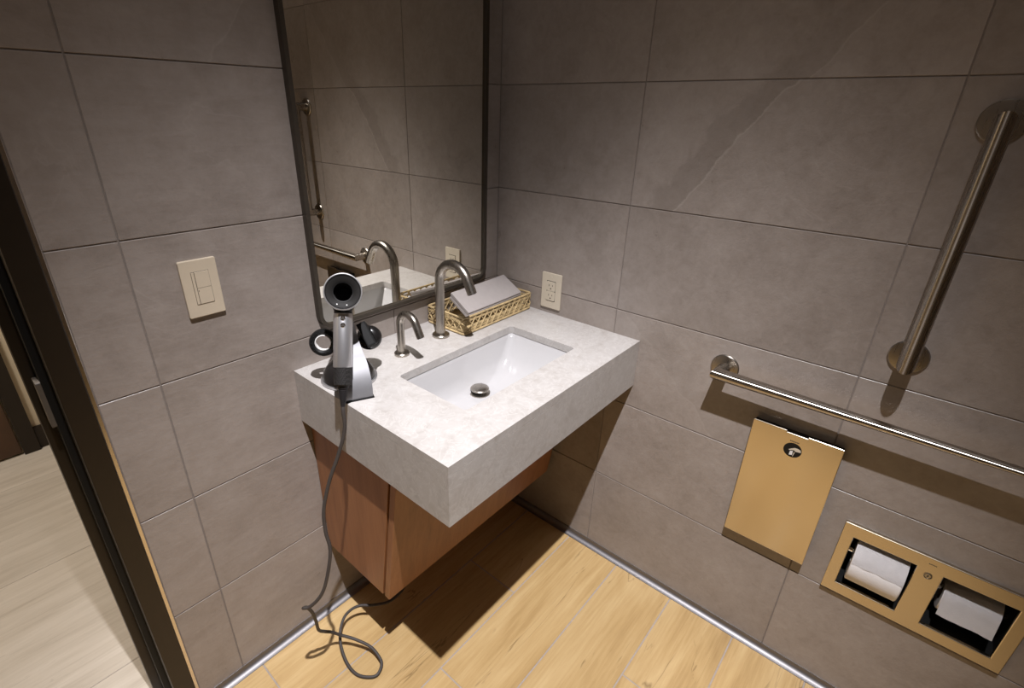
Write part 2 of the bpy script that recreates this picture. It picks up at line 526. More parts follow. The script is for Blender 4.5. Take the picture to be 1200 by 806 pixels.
wall_back = tag(add('wall_back', B(ROOM_X, 0.15, ROOM_Y - 0.1, ROOM_Y, 0, CEIL), 'plaster', kind='structure'), 'plain wall behind the viewer', 'wall')
wall_side = tag(add('wall_side', B(ROOM_X - 0.1, ROOM_X, ROOM_Y - 0.1, 0.12, 0, CEIL), 'plaster', kind='structure'), 'plain wall opposite the grab bars', 'wall')
ceiling = tag(add('ceiling', B(ROOM_X - 0.1, 0.15, ROOM_Y - 0.1, 0.12, CEIL, CEIL + 0.1), 'ceiling', kind='structure'), 'painted ceiling above the washroom', 'ceiling')

# tiles: each one a piece of its wall, alike sizes share mesh data
JOINT = 0.0026
tile_cache = {}
def tile(wall, axis, s0, s1, z0, z1, vein=None, strength=0.0, hole=None):
    """axis 'x': slab of the mirror wall (faces -y); axis 'y': slab of the right wall (faces -x)"""
    w, h = round(abs(s1 - s0) - JOINT, 4), round(z1 - z0 - JOINT, 4)
    c, zc = (s0 + s1) / 2, (z0 + z1) / 2
    key = (axis, w, h, hole)
    if key not in tile_cache:
        bm = bmesh.new()
        if hole is None:
            if axis == 'x': box(bm, -w / 2, w / 2, 0, 0.009, -h / 2, h / 2)
            else: box(bm, 0, 0.009, -w / 2, w / 2, -h / 2, h / 2)
        else:
            q = lambda a, b_, c_, d: [(a, c_), (b_, c_), (b_, d), (a, d)]
            hy0, hy1, hz0, hz1 = hole
            ring_prism(bm, q(-w / 2, w / 2, -h / 2, h / 2), q(hy0 - c, hy1 - c, hz0 - zc, hz1 - zc), 0, 0, 0.009)
        bmesh.ops.recalc_face_normals(bm, faces=bm.faces); bm.normal_update()
        bmesh.ops.bevel(bm, geom=[e for e in bm.edges if e.calc_face_angle(0) > 1], offset=0.0009, segments=1, affect='EDGES', clamp_overlap=True)
        bmesh.ops.recalc_face_normals(bm, faces=bm.faces)
        me = bpy.data.meshes.new('tile'); bm.to_mesh(me); bm.free()
        me.materials.append(MAT['tile'])
        tile_cache[key] = me
    o = bpy.data.objects.new('tile', tile_cache[key]); COL.objects.link(o)
    o.parent = wall
    o.location = (c, 0, zc) if axis == 'x' else (0, c, zc)
    if vein is not None:      # two points of the vein in (s, z) on the wall
        (sa, za), (sb, zb) = vein
        n = Vector((-(zb - za), sb - sa)).normalized()
        d = -(n.x * (sa - c) + n.y * (za - zc))
        o['vein'] = (n.x, n.y, d)
    else:
        o['vein'] = (0.0, 0.0, 5.0)
    o['vein_strength'] = float(strength)
    return o

Z0, TH, TW = 0.3353, 0.305, 0.6165
ROWS = [(0.0, Z0)] + [(Z0 + TH * k, Z0 + TH * (k + 1)) for k in range(9)] + [(Z0 + TH * 9, CEIL)]
XL = [0.0, -0.4646, -1.0811, -1.192]
for i, (za, zb) in enumerate(ROWS):
    for x1, x0 in zip(XL, XL[1:]):
        v, s = None, 0.0
        if i == 5 and x0 < -0.5 and x0 > -1.1: v, s = ((-0.855, 1.569), (-0.785, 1.66)), 0.35
        tile(wall_left, 'x', x0, x1, za, zb, v, s)
    if zb > DOOR_H + 0.1:
        for x1, x0 in ((-1.192, -1.0811 - TW), (-1.0811 - TW, ROOM_X)):
            tile(wall_left, 'x', x0, x1, max(za, DOOR_H), zb)
    else:
        tile(wall_left, 'x', ROOM_X, DOOR_B, za, zb)
YR = [0.0, -0.479, -0.479 - TW, -0.479 - 2 * TW, -0.479 - 3 * TW, -0.479 - 4 * TW, ROOM_Y]
for i, (za, zb) in enumerate(ROWS):
    for j, (y1, y0) in enumerate(zip(YR, YR[1:])):
        v, s, hole = None, 0.0, None
        if j == 1 and i == 4: v, s = ((-0.596, 1.251), (-0.815, 1.555)), 0.75
        if j == 1 and i == 5: v, s = ((-0.80, 1.50), (-0.92, 1.66)), 0.45
        if j == 1 and i == 2: v, s = ((-0.50, 0.95), (-0.83, 0.64)), 0.32
        if j == 2 and i == 1: hole = (TPY0, TPY1, TPZ0, TPZ1)
        tile(wall_right, 'y', y0, y1, za, zb, v, s, hole)

# floors
floor = tag(add('floor', B(ROOM_X, 0.0, ROOM_Y, 0.0, -0.06, -0.0012), 'floor_grout', kind='structure'), 'honey oak plank floor of the washroom', 'floor')
def plank(parent, x0, x1, y0, y1, mat, cache={}):
    fj = 0.0042 if mat == 'oak' else JOINT
    w, h = round(x1 - x0 - fj, 4), round(y1 - y0 - fj, 4)
    key = (w, h, mat)
    if key not in cache:
        bm = B(-w / 2, w / 2, -h / 2, h / 2, -0.008, 0)
        bmesh.ops.bevel(bm, geom=list(bm.edges), offset=0.0008, segments=1, affect='EDGES')
        me = bpy.data.meshes.new('plank'); bm.to_mesh(me); bm.free()
        me.materials.append(MAT[mat]); cache[key] = me
    o = bpy.data.objects.new('plank', cache[key]); COL.objects.link(o)
    o.parent = parent; o.location = ((x0 + x1) / 2, (y0 + y1) / 2, 0)
    return o
ys = [0.0] + [-0.2115 - 0.2022 * k for k in range(14)] + [ROOM_Y]
for r, (y1, y0) in enumerate(zip(ys, ys[1:])):
    ends = [0.0]
    x = [-1.037, -0.357, -0.697][r % 3]
    while x > ROOM_X + 0.05: ends.append(x); x -= 1.02
    ends.append(ROOM_X)
    for x1, x0 in zip(ends, ends[1:]): plank(floor, x0, x1, y0, y1, 'oak')

# ------------------------------------------------------------------ hallway behind the door
HX0, HX1, HY = -2.6, 0.6, 1.745
floor_hall = tag(add('floor_hallway', B(HX0, HX1, 0.0, HY, -0.06, -0.0012), 'floor_grout', kind='structure'), 'pale greige plank floor in the hallway', 'floor')
hy = [0.0, 0.27, 0.87, 1.475, HY]
for r, (y0, y1) in enumerate(zip(hy, hy[1:])):
    ends = [HX0, -1.95 + 0.35 * (r % 2), -0.75 + 0.35 * (r % 2), HX1] if r else [DOOR_B, -1.205]
    for x0, x1 in zip(ends, ends[1:]): plank(floor_hall, x0, x1, y0, y1, 'hall')
tag(add('wall_hallway', B(HX0, HX1, HY, HY + 0.1, 0, 2.6), 'cream', kind='structure'), 'cream painted wall across the hallway', 'wall')
tag(add('wall_hallway_end', B(HX0 - 0.1, HX0, 0.12, HY + 0.1, 0, 2.6), 'cream', kind='structure'), 'cream wall at one end of the hallway', 'wall')
tag(add('wall_hallway_far', B(HX1, HX1 + 0.1, 0.12, HY + 0.1, 0, 2.6), 'cream', kind='structure'), 'cream wall at the other end of the hallway', 'wall')
tag(add('ceiling_hallway', B(HX0 - 0.1, HX1 + 0.1, 0.12, HY + 0.1, 2.6, 2.7), 'ceiling', kind='structure'), 'painted ceiling of the hallway', 'ceiling')
tag(add('baseboard_hallway', B(-1.247, HX1, HY - 0.015, HY, 0, 0.112), 'bronze', kind='structure', bevel=0.002), 'dark baseboard under the cream hallway wall', 'baseboard')
door2 = tag(empty('door_2', (-1.75, HY, 0)), 'brown wooden door with a dark frame across the hallway', 'door', kind='structure')
bm = bmesh.new()
box(bm, -1.306, -1.247, HY - 0.03, HY, 0, 2.15); box(bm, -2.34, -2.28, HY - 0.03, HY, 0, 2.15); box(bm, -2.28, -1.306, HY - 0.03, HY, 2.09, 2.15)
add('door_frame', bm, 'bronze', door2, bevel=0.002)
add('door_leaf', B(-2.275, -1.311, HY - 0.02, HY - 0.003, 0.012, 2.085), 'brown_door', door2, bevel=0.002)
bm = bmesh.new(); tube(bm, [(-2.2, HY - 0.02, 1.0), (-2.2, HY - 0.065, 1.0), (-2.09, HY - 0.065, 1.0)], 0.009)
add('handle', bm, 'nickel', door2, smooth=True)

# door frame of the washroom: slotted dark bronze jamb, steel edge trim
door1 = tag(empty('door_1', (-1.24, 0.06, 0)), 'dark bronze door jamb with a deep slot beside the tiles', 'door frame', kind='structure')
add('jamb', B(-1.2415, -1.2000, -0.004, 0.044, 0, DOOR_H), 'bronze', door1, bevel=0.0015)
add('jamb', B(-1.274, -1.2, 0.088, 0.130, 0, DOOR_H), 'bronze', door1, bevel=0.0015)
add('stop', B(-1.255, -1.2, 0.046, 0.086, 0, DOOR_H), 'black', door1, bevel=0.001)
bm = bmesh.new(); prism(bm, rrect(0.048, 0.084, 0.905, 1.005, 0.004), 0, -1.2630, -1.2545)
sk = add('strike_plate', bm, 'strike', door1, bevel=0.0008)
add('jamb', B(DOOR_B - 0.02, DOOR_B + 0.03, -0.004, 0.130, 0, DOOR_H), 'bronze', door1, bevel=0.0015)
add('head_jamb', B(DOOR_B + 0.03, -1.2415, -0.004, 0.130, DOOR_H - 0.05, DOOR_H), 'bronze', door1, bevel=0.0015)
tag(add('trim_1', B(-1.1995, -1.1925, -0.0035, 0.02, 0, DOOR_H), 'trim', kind='structure', bevel=0.0008), 'thin steel edge strip between tiles and door jamb', 'trim')

# metal cove strips at the foot of the walls
def cove_profile():
    r = 0.019
    pts = [(0.0, 0.0), (0.0225, 0.0), (0.0225, 0.0012)]
    for k in range(9):
        a = R(90 * k / 8)
        pts.append((0.022 - r * math.sin(a), 0.0012 + r * (1 - math.cos(a))))
    pts += [(0.0025, 0.0225), (0.0, 0.0225)]
    return pts
bm = bmesh.new(); prism(bm, [(-d, z) for d, z in cove_profile()], 0, -1.192, 0.0)
tag(add('baseboard_left', bm, 'cove', kind='structure', smooth=True, angle=40), 'thin metal cove strip under the mirror wall', 'baseboard')
bm = bmesh.new(); prism(bm, [(-d, z) for d, z in cove_profile()], 1, ROOM_Y, -0.0)
tag(add('baseboard_right', bm, 'cove', kind='structure', smooth=True, angle=40), 'thin metal cove strip under the grab bar wall', 'baseboard')

# ceiling downlight housing (above the frame of view)
dl = tag(empty('downlight', (LIGHT[0], LIGHT[1], CEIL)), 'round recessed ceiling downlight above the vanity corner', 'lamp')
bm = bmesh.new(); lathe(bm, [(0.050, 0.0), (0.066, 0.0), (0.066, -0.004), (0.050, -0.006), (0.050, 0.0)], Matrix.Translation((LIGHT[0], LIGHT[1], CEIL)), 40, caps=False)
add('trim_ring', bm, 'ceiling', dl, smooth=True)

# ------------------------------------------------------------------ vanity counter
CX, CY, CZ, CT = -0.7927, -0.5666, 0.8674, 0.151
ctr = tag(empty('vanity_counter', (-0.4, -0.28, CZ - CT)), 'thick beige stone vanity counter with a sink cut-out', 'counter')
SX0, SX1, SY0, SY1 = -0.628, -0.178, -0.453, -0.217      # sink opening
bm = bmesh.new()
seg = 6
inner = rrect(SX0, SX1, SY0, SY1, 0.012, seg)
# outer ring with matching vertex count
corners = [(-0.0005, -0.0005), (CX, -0.0005), (CX, CY), (-0.0005, CY)]
outer = []
for k, c in enumerate(corners):
    nxt = corners[(k + 1) % 4]; prv = corners[(k - 1) % 4]
    for q in range(seg + 1):
        t = (q - seg / 2) / seg * 0.02
        ref = nxt if t > 0 else prv
        d = Vector((ref[0] - c[0], ref[1] - c[1])).normalized() * abs(t)
        outer.append((c[0] + d.x, c[1] + d.y))
ring_prism(bm, outer, inner, 2, CZ - 0.022, CZ)
add('top_slab', bm, 'quartz', ctr)
add('front_apron', B(CX, -0.0005, CY, CY + 0.022, CZ - CT, CZ - 0.0225), 'quartz', ctr)
add('side_apron', B(CX, CX + 0.022, CY + 0.0225, -0.0005, CZ - CT, CZ - 0.0225), 'quartz', ctr)

# undermount basin
bas = tag(empty('sink_basin', (-0.4, -0.335, CZ - 0.18)), 'white rectangular undermount basin set in the stone counter', 'sink')
bm = bmesh.new()
DX, DY = -0.372, -0.262    # drain
def brect(x0, x1, y0, y1, r, z):
    return [(x, y, z) for x, y in rrect(x0, x1, y0, y1, r, 8)]
layers = [brect(SX0 - 0.03, SX1 + 0.03, SY0 - 0.03, SY1 + 0.03, 0.03, CZ - 0.0225),
          brect(SX0 - 0.002, SX1 + 0.002, SY0 - 0.002, SY1 + 0.002, 0.016, CZ - 0.0225),
          brect(SX0 + 0.002, SX1 - 0.004, SY0 + 0.002, SY1 - 0.002, 0.020, CZ - 0.035),
          brect(SX0 + 0.012, SX1 - 0.030, SY0 + 0.010, SY1 - 0.008, 0.030, CZ - 0.085),
          brect(SX0 + 0.030, SX1 - 0.065, SY0 + 0.022, SY1 - 0.018, 0.040, CZ - 0.122),
          brect(SX0 + 0.060, SX1 - 0.100, SY0 + 0.045, SY1 - 0.030, 0.040, CZ - 0.136),
          brect(DX - 0.05, DX + 0.05, DY - 0.045, DY + 0.012, 0.02, CZ - 0.141)]
prev = None
for L in layers:
    ring = [bm.verts.new(p) for p in L]
    if prev:
        for i in range(len(ring)):
            j = (i + 1) % len(ring); bm.faces.new((prev[i], prev[j], ring[j], ring[i]))
    prev = ring
bm.faces.new(prev)
bo = add('bowl', bm, 'ceramic', bas, smooth=True, angle=60)
bpy.context.view_layer.objects.active = bo
so = bo.modifiers.new('solid', 'SOLIDIFY'); so.thickness = 0.008; so.offset = -1
Md = Matrix.Translation((DX, DY, CZ - 0.141))
bm = bmesh.new(); lathe(bm, [(0.0, 0.0), (0.031, 0.0), (0.031, 0.003), (0.024, 0.005), (0.0, 0.005)], Md, 36)
dr = add('drain', bm, 'nickel', bas, smooth=True)
bm = bmesh.new(); lathe(bm, [(0.0, 0.013), (0.027, 0.013), (0.0275, 0.016), (0.025, 0.0185), (0.012, 0.021), (0.0, 0.0215)], Md, 36)
lathe(bm, [(0.006, 0.004), (0.006, 0.014)], Md, 16)
add('stopper', bm, 'nickel', dr, smooth=True)

# cabinet under the counter, slanting front
cab = tag(empty('vanity_cabinet', (-0.4, -0.15, 0.25)), 'reddish-brown wood cabinet with slanted front under the counter', 'cabinet')
ZB, ZT = 0.255, CZ - CT - 0.0005
add('side_panel', prism(bmesh.new(), [(-0.003, ZB), (-0.268, ZB), (-0.343, ZT), (-0.003, ZT)], 0, -0.771, -0.753), 'veneer', cab, bevel=0.0008)
add('side_panel', prism(bmesh.new(), [(-0.003, ZB), (-0.268, ZB), (-0.343, ZT), (-0.003, ZT)], 0, -0.045, -0.028), 'veneer', cab, bevel=0.0008)
add('front_panel', prism(bmesh.new(), [(-0.274, ZB - 0.004), (-0.294, ZB - 0.004), (-0.369, ZT), (-0.349, ZT)], 0, -0.769, -0.028), 'veneer', cab, bevel=0.0008)
add('bottom_panel', B(-0.752, -0.046, -0.262, -0.003, ZB + 0.003, ZB + 0.018), 'veneer', cab, bevel=0.0008)
add('back_rail', prism(bmesh.new(), [(-0.262, ZB + 0.02), (-0.268, ZB + 0.02), (-0.340, ZT), (-0.334, ZT)], 0, -0.752, -0.046), 'black', cab)

# ------------------------------------------------------------------ mirror
mir = tag(empty('wall_mirror', (-0.39, 0, 0.96)), 'tall mirror in a thin dark rounded metal frame above the counter', 'mirror')
MX0, MX1, MZ0, MZ1 = -0.711, -0.078, 0.958, 2.02
ro, wi = 0.040, 0.010
bm = bmesh.new()
ring_prism(bm, rrect(MX0, MX1, MZ0, MZ1, ro, 8), rrect(MX0 + wi, MX1 - wi, MZ0 + wi, MZ1 - wi, ro - wi, 8), 1, -0.019, -0.0005)
add('frame', bm, 'frame', mir, smooth=True, angle=30)
bm = bmesh.new(); prism(bm, rrect(MX0 + wi - 0.001, MX1 - wi + 0.001, MZ0 + wi - 0.001, MZ1 - wi + 0.001, ro - wi, 8), 1, -0.011, -0.001)
add('glass', bm, 'mirror', mir)

# ------------------------------------------------------------------ taps
def gooseneck(name, label, x, y, rise, reach, drop, r, rb, cat):
    t = tag(empty(name, (x, y, CZ)), label, cat)
    M = Matrix.Translation((x, y, CZ))
    bm = bmesh.new(); lathe(bm, [(0.0, 0.0), (rb, 0.0), (rb, 0.006), (rb - 0.002, 0.008), (r + 0.002, 0.009), (0.0, 0.009)], M, 36)
    add('base_ring', bm, 'nickel', t, smooth=True)
    R_ = reach / 2
    pts = [(x, y, CZ + 0.008), (x, y, CZ + 0.05), (x, y, CZ + rise)]
    end = 152
    for k in range(1, 20):
        a = R(end * k / 19)
        pts.append((x, y - R_ + R_ * math.cos(a), CZ + rise + R_ * math.sin(a)))
    tan = Vector((0, -math.sin(R(end)), math.cos(R(end))))
    last = Vector(pts[-1])
    tip = last + tan * drop
    pts.append(tuple(last + tan * drop * 0.5)); pts.append(tuple(tip))
    bm = bmesh.new(); tube(bm, pts, r, 20)
    sp = add('spout', bm, 'nickel', t, smooth=True)
    q = tan.normalized(); u = Vector((1, 0, 0)); w = q.cross(u)
    bm = bmesh.new(); lathe(bm, [(0.0, 0.0), (r * 0.75, 0.0), (r * 0.75, 0.0022), (0.0, 0.0022)], frame_matrix(u, w, q, tip - q * 0.001), 20)
    add('outlet_nozzle', bm, 'black', sp, smooth=True)
    return t
gooseneck('faucet', 'tall satin nickel gooseneck faucet behind the sink', -0.382, -0.112, 0.172, 0.116, 0.042, 0.0135, 0.026, 'faucet')
gooseneck('soap_tap', 'short satin nickel gooseneck soap spout left of the tall faucet', -0.542, -0.126, 0.092, 0.068, 0.038, 0.0105, 0.021, 'faucet')

# ------------------------------------------------------------------ grab bars
def grab_bar(name, label, a, b, rad=0.016, off=0.054, fl=0.036):
    """a, b: (y, z) of the two flange centres on the right wall"""
    t = tag(empty(name, (0, a[0], a[1])), label, 'grab bar', 'grab bars')
    d = Vector((0, b[0] - a[0], b[1] - a[1])).normalized()
    pts = [(-0.002, *a), (-off, *a), (-off, *b), (-0.002, *b)]
    bm = bmesh.new(); tube(bm, pts, rad, 28)
    add('bar', bm, 'steel_y' if abs(d.y) > 0.5 else 'steel', t, smooth=True)
    for p in (a, b):
        M = frame_matrix(Vector((0, 1, 0)), Vector((0, 0, -1)), Vector((-1, 0, 0)), Vector((0, *p)))
        bm = bmesh.new(); lathe(bm, [(0.0, 0.0), (fl, 0.0), (fl, 0.0035), (fl - 0.002, 0.006), (rad + 0.001, 0.008), (0.0, 0.008)], M, 40)
        add('flange', bm, 'nickel', t, smooth=True)
    return t
grab_bar('grab_bar', 'horizontal brushed steel grab bar above the steel disposal panel', (-0.813, 0.8680), (-1.88, 0.8680))
grab_bar('grab_bar', 'vertical brushed steel grab bar on the tiled wall', (-1.165, 1.020), (-1.165, 1.482))

# ------------------------------------------------------------------ waste disposal panel
dp = tag(empty('disposal_unit', (0, -1.018, 0.39)), 'tall polished steel disposal panel with black hand symbol', 'disposal unit')
DY0, DY1, DZ0, DZ1 = -1.1205, -0.9160, 0.388, 0.7630
add('housing', B(-0.0195, -0.0005, DY0 + 0.002, DY1 - 0.002, DZ0 + 0.002, DZ1 - 0.006), 'void', dp, bevel=0.001)  # steel box coloured black in place of its dark ceiling reflection
ny0, ny1, nd = -1.043, -0.996, 0.0045
poly = [(DY0, DZ0), (DY1, DZ0), (DY1, DZ1), (ny1, DZ1), (ny1, DZ1 - nd), (ny0, DZ1 - nd), (ny0, DZ1), (DY0, DZ1)]
fp = add('front_panel', prism(bmesh.new(), poly, 0, -0.0235, -0.020), 'panel_steel', dp, bevel=0.0016, segs=3)
Mi = frame_matrix(Vector((0, -1, 0)), Vector((0, 0, 1)), Vector((-1, 0, 0)), Vector((-0.0235, -1.019, 0.7135)))
bm = bmesh.new(); lathe(bm, [(0.0, 0.0), (0.0205, 0.0), (0.0205, 0.0006), (0.0, 0.0006)], Mi, 40)
ic = add('symbol_disc', bm, 'black', dp, label='black round symbol disc')
def flat(pts, M, z0, z1):
    bm = bmesh.new()
    lo = [bm.verts.new(M @ Vector((u, v, z0))) for u, v in pts]; hi = [bm.verts.new(M @ Vector((u, v, z1))) for u, v in pts]
    bm.faces.new(lo[::-1]); bm.faces.new(hi)
    for i in range(len(pts)):
        j = (i + 1) % len(pts); bm.faces.new((lo[i], lo[j], hi[j], hi[i]))
    return bm
hand = [(0.019, 0.001), (0.017, 0.0075), (0.009, 0.009), (0.003, 0.0085), (-0.004, 0.0035), (-0.0085, -0.0005), (-0.007, -0.0022), (-0.001, 0.0006), (0.0035, 0.0015), (0.0075, -0.001)]
add('hand_mark', flat(hand, Mi, 0.0006, 0.0010), 'ivory2', ic)
bag = [(-0.0045, -0.0035), (0.0015, -0.0015), (0.002, -0.0135), (-0.0052, -0.0150)]
add('bag_mark', flat(bag, Mi, 0.0006, 0.0010), 'white', ic)
add('bag_mark', flat([(0.0042, -0.004), (0.0062, -0.0045), (0.0045, -0.016), (0.0032, -0.0165)], Mi, 0.0006, 0.0010), 'ivory2', ic)
bm = bmesh.new()
for k in range(7):
    y = -1.008 - k * 0.0030
    box(bm, -0.0238, -0.0233, y - 0.0022, y, 0.7365, 0.7395)
add('maker_mark', bm, 'slot', dp)

# ------------------------------------------------------------------ twin toilet roll holder
FY0, FY1, FZ0, FZ1 = -1.526, -1.172, 0.345, 0.5675
tp = tag(empty('toilet_roll_holder', (0, -1.349, 0.345)), 'recessed twin toilet roll holder with a wide steel flange', 'roll holder')
OP = [(-1.324, -1.198), (-1.501, -1.373)]
OZ0, OZ1 = 0.3775, 0.5310
ft = 0.0105
bm = bmesh.new()
ylist = [FY0, OP[1][0], OP[1][1], OP[0][0], OP[0][1], FY1]
zl = [FZ0, OZ0, OZ1, FZ1]
grid = {}
for xi, x in enumerate((-ft, -0.0005)):
    for yi, y in enumerate(ylist):
        for zi, z in enumerate(zl): grid[xi, yi, zi] = bm.verts.new((x, y, z))
def hole(yi, zi): return zi == 1 and yi in (1, 3)
for yi in range(5):
    for zi in range(3):
        if hole(yi, zi): continue
        for xi in (0, 1):
            f = [grid[xi, yi, zi], grid[xi, yi + 1, zi], grid[xi, yi + 1, zi + 1], grid[xi, yi, zi + 1]]
            bm.faces.new(f if xi else f[::-1])
        for (a, b, ny, nz) in (((yi, zi), (yi + 1, zi), yi, zi - 1), ((yi, zi + 1), (yi + 1, zi + 1), yi, zi + 1),
                               ((yi, zi), (yi, zi + 1), yi - 1, zi), ((yi + 1, zi), (yi + 1, zi + 1), yi + 1, zi)):
            if ny < 0 or ny > 4 or nz < 0 or nz > 2 or hole(ny, nz):
                bm.faces.new((grid[0, a[0], a[1]], grid[0, b[0], b[1]], grid[1, b[0], b[1]], grid[1, a[0], a[1]]))
add('flange', bm, 'holder_steel', tp, bevel=0.0018, segs=3)
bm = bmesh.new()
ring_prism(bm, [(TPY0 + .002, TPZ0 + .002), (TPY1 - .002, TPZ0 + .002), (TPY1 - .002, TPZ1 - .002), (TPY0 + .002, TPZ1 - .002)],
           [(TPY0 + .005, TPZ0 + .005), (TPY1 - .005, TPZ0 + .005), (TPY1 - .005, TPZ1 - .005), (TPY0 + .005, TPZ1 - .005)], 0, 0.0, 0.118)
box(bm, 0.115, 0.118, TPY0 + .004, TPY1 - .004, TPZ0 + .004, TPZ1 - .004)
add('recess_box', bm, 'void', tp)
add('divider', B(0.0, 0.114, -1.356, -1.341, TPZ0 + 0.006, TPZ1 - 0.006), 'recess', tp)
RA = 0.042; RA_FULL = 0.030           # roll axis depth behind the wall face
RZ = 0.466
for (y0, y1) in OP:
    ra = RA_FULL if y0 > -1.4 else RA
    bm = bmesh.new(); tube(bm, [(ra, y0 + 0.001 if y0 > -1.4 else y0 - 0.002, RZ), (ra, y1 - 0.001, RZ)], 0.0075, 16)
    # the arms that show beside each roll
    add('spindle', bm, 'chrome', tp, smooth=True)
    add('side_plate', B(0.004, 0.07, y1 + 0.0005, y1 + 0.003, 0.42, 0.512), 'recess', tp)
Ml = frame_matrix(Vector((0, -1, 0)), Vector((0, 0, 1)), Vector((-1, 0, 0)), Vector((-ft, -1.348, 0.5165)))
bm = bmesh.new(); lathe(bm, [(0.0058, 0.0), (0.0085, 0.0), (0.0085, 0.0012), (0.0062, 0.0016), (0.0058, 0.0004)], Ml, 28, caps=False)
lathe(bm, [(0.0, 0.0), (0.0058, 0.0), (0.0056, 0.0010), (0.0, 0.0010)], Ml, 28)
lk = add('lock', bm, 'nickel', tp, smooth=True)
bm = bmesh.new(); lathe(bm, [(0.0061, 0.0011), (0.0072, 0.0011), (0.0072, 0.00185), (0.0061, 0.00185)], Ml, 28, caps=False)
add('lock_groove', bm, 'slot', lk)
add('keyhole', flat([(-0.0009, -0.003), (0.0009, -0.003), (0.0009, 0.0), (0.0025, 0.0004), (0.0009, 0.0032), (-0.0009, 0.0032), (-0.0009, 0.0008), (-0.002, 0.0)], Ml, 0.0009, 0.0014), 'slot', lk)
bm = bmesh.new()
for k in range(6):
    y = -1.3405 - k * 0.0025
    box(bm, -ft - 0.0003, -ft + 0.0003, y - 0.0018, y, 0.5495, 0.5518)
add('maker_mark', bm, 'slot', tp)

def toilet_roll(name, label, y0, y1, rad, flap, RA):
    t = tag(empty(name, (RA, (y0 + y1) / 2, RZ - rad)), label, 'toilet roll', 'toilet rolls in the twin holder')
    M = frame_matrix(Vector((1, 0, 0)), Vector((0, 0, -1)), Vector((0, 1, 0)), Vector((RA, y0, RZ + 0.0075 - 0.019)))
    w = y1 - y0
    bm = bmesh.new(); lathe(bm, [(0.021, 0.0), (rad - 0.002, 0.0), (rad, 0.002), (rad, w - 0.002), (rad - 0.002, w), (0.021, w), (0.021, 0.0)], M, 48, caps=False)
    add('paper', bm, 'paper', t, smooth=True)
    bm = bmesh.new(); lathe(bm, [(0.019, 0.0005), (0.021, 0.0005), (0.021, w - 0.0005), (0.019, w - 0.0005), (0.019, 0.0005)], M, 32, caps=False)
    add('core', bm, 'card', t, smooth=True)
    # loose sheet over the front of the roll
    c = M.translation
    path = flap(c, rad)
    bm = bmesh.new()
    rows = []
    for k, (x, z, tw) in enumerate(path):
        rows.append([bm.verts.new((x + 0.0008 * math.sin(k * 1.3 + q * 2.1), y0 + 0.001 + (w - 0.002) * q / 8 + tw * 0.0, z + 0.0010 * math.sin(q * 1.1 + k * 0.4) * (1 if k == len(path) - 1 else 0.2))) for q in range(9)])
    for a, b in zip(rows, rows[1:]):
        for q in range(8): bm.faces.new((a[q], a[q + 1], b[q + 1], b[q]))
    bmesh.ops.solidify(bm, geom=list(bm.faces), thickness=0.0006)
    add('loose_sheet', bm, 'paper', t, smooth=True, angle=60)
    return t
def flap_a(c, r):
    pts = []
    for k in range(10):
        a = R(90 + 8.2 * k); pts.append((c.x + (r + 0.0012) * math.cos(a), c.z + (r + 0.0012) * math.sin(a), 0))
    return pts
def flap_b(c, r):
    pts = []
    for k in range(8):
        a = R(80 + 11 * k); pts.append((c.x + (r + 0.0015) * math.cos(a), c.z + (r + 0.0015) * math.sin(a), 0))
    x, z, _ = pts[-1]
    for k in range(1, 6): pts.append((x - 0.0030 * k, z - 0.0090 * k, 0))
    return pts
toilet_roll('toilet_roll', 'full toilet roll in the left opening of the steel holder', -1.3160, -1.2110, 0.0660, flap_a, RA_FULL)
toilet_roll('toilet_roll', 'smaller toilet roll with a hanging sheet, right opening of the holder', -1.4890, -1.3880, 0.0430, flap_b, RA)

# ------------------------------------------------------------------ switch and outlet
sw = tag(empty('light_switch', (-0.961, 0, 1.072)), 'ivory dimmer switch plate on the tiles left of the mirror', 'switch')
bm = bmesh.new(); prism(bm, rrect(-0.9975, -0.9245, 1.0715, 1.194, 0.003, 3), 1, -0.0078, -0.0003)
pl = add('plate', bm, 'ivory', sw, bevel=0.0015)
add('paddle_seat', B(-0.9780, -0.9430, -0.0081, -0.0070, 1.0990, 1.1695), 'slot', sw)
add('dimmer_slide', B(-0.9774, -0.9722, -0.0092, -0.0078, 1.0998, 1.1687), 'ivory', sw, bevel=0.0003)
add('rocker_button', B(-0.9712, -0.9437, -0.0096, -0.0078, 1.1345, 1.1687), 'ivory', sw, bevel=0.0004)
add('rocker_button', B(-0.9712, -0.9437, -0.0092, -0.0078, 1.0998, 1.1338), 'ivory', sw, bevel=0.0004)
bm = bmesh.new(); box(bm, -0.9700, -0.9690, -0.0095, -0.0090, 1.127, 1.130)
add('indicator', bm, 'slot', sw)

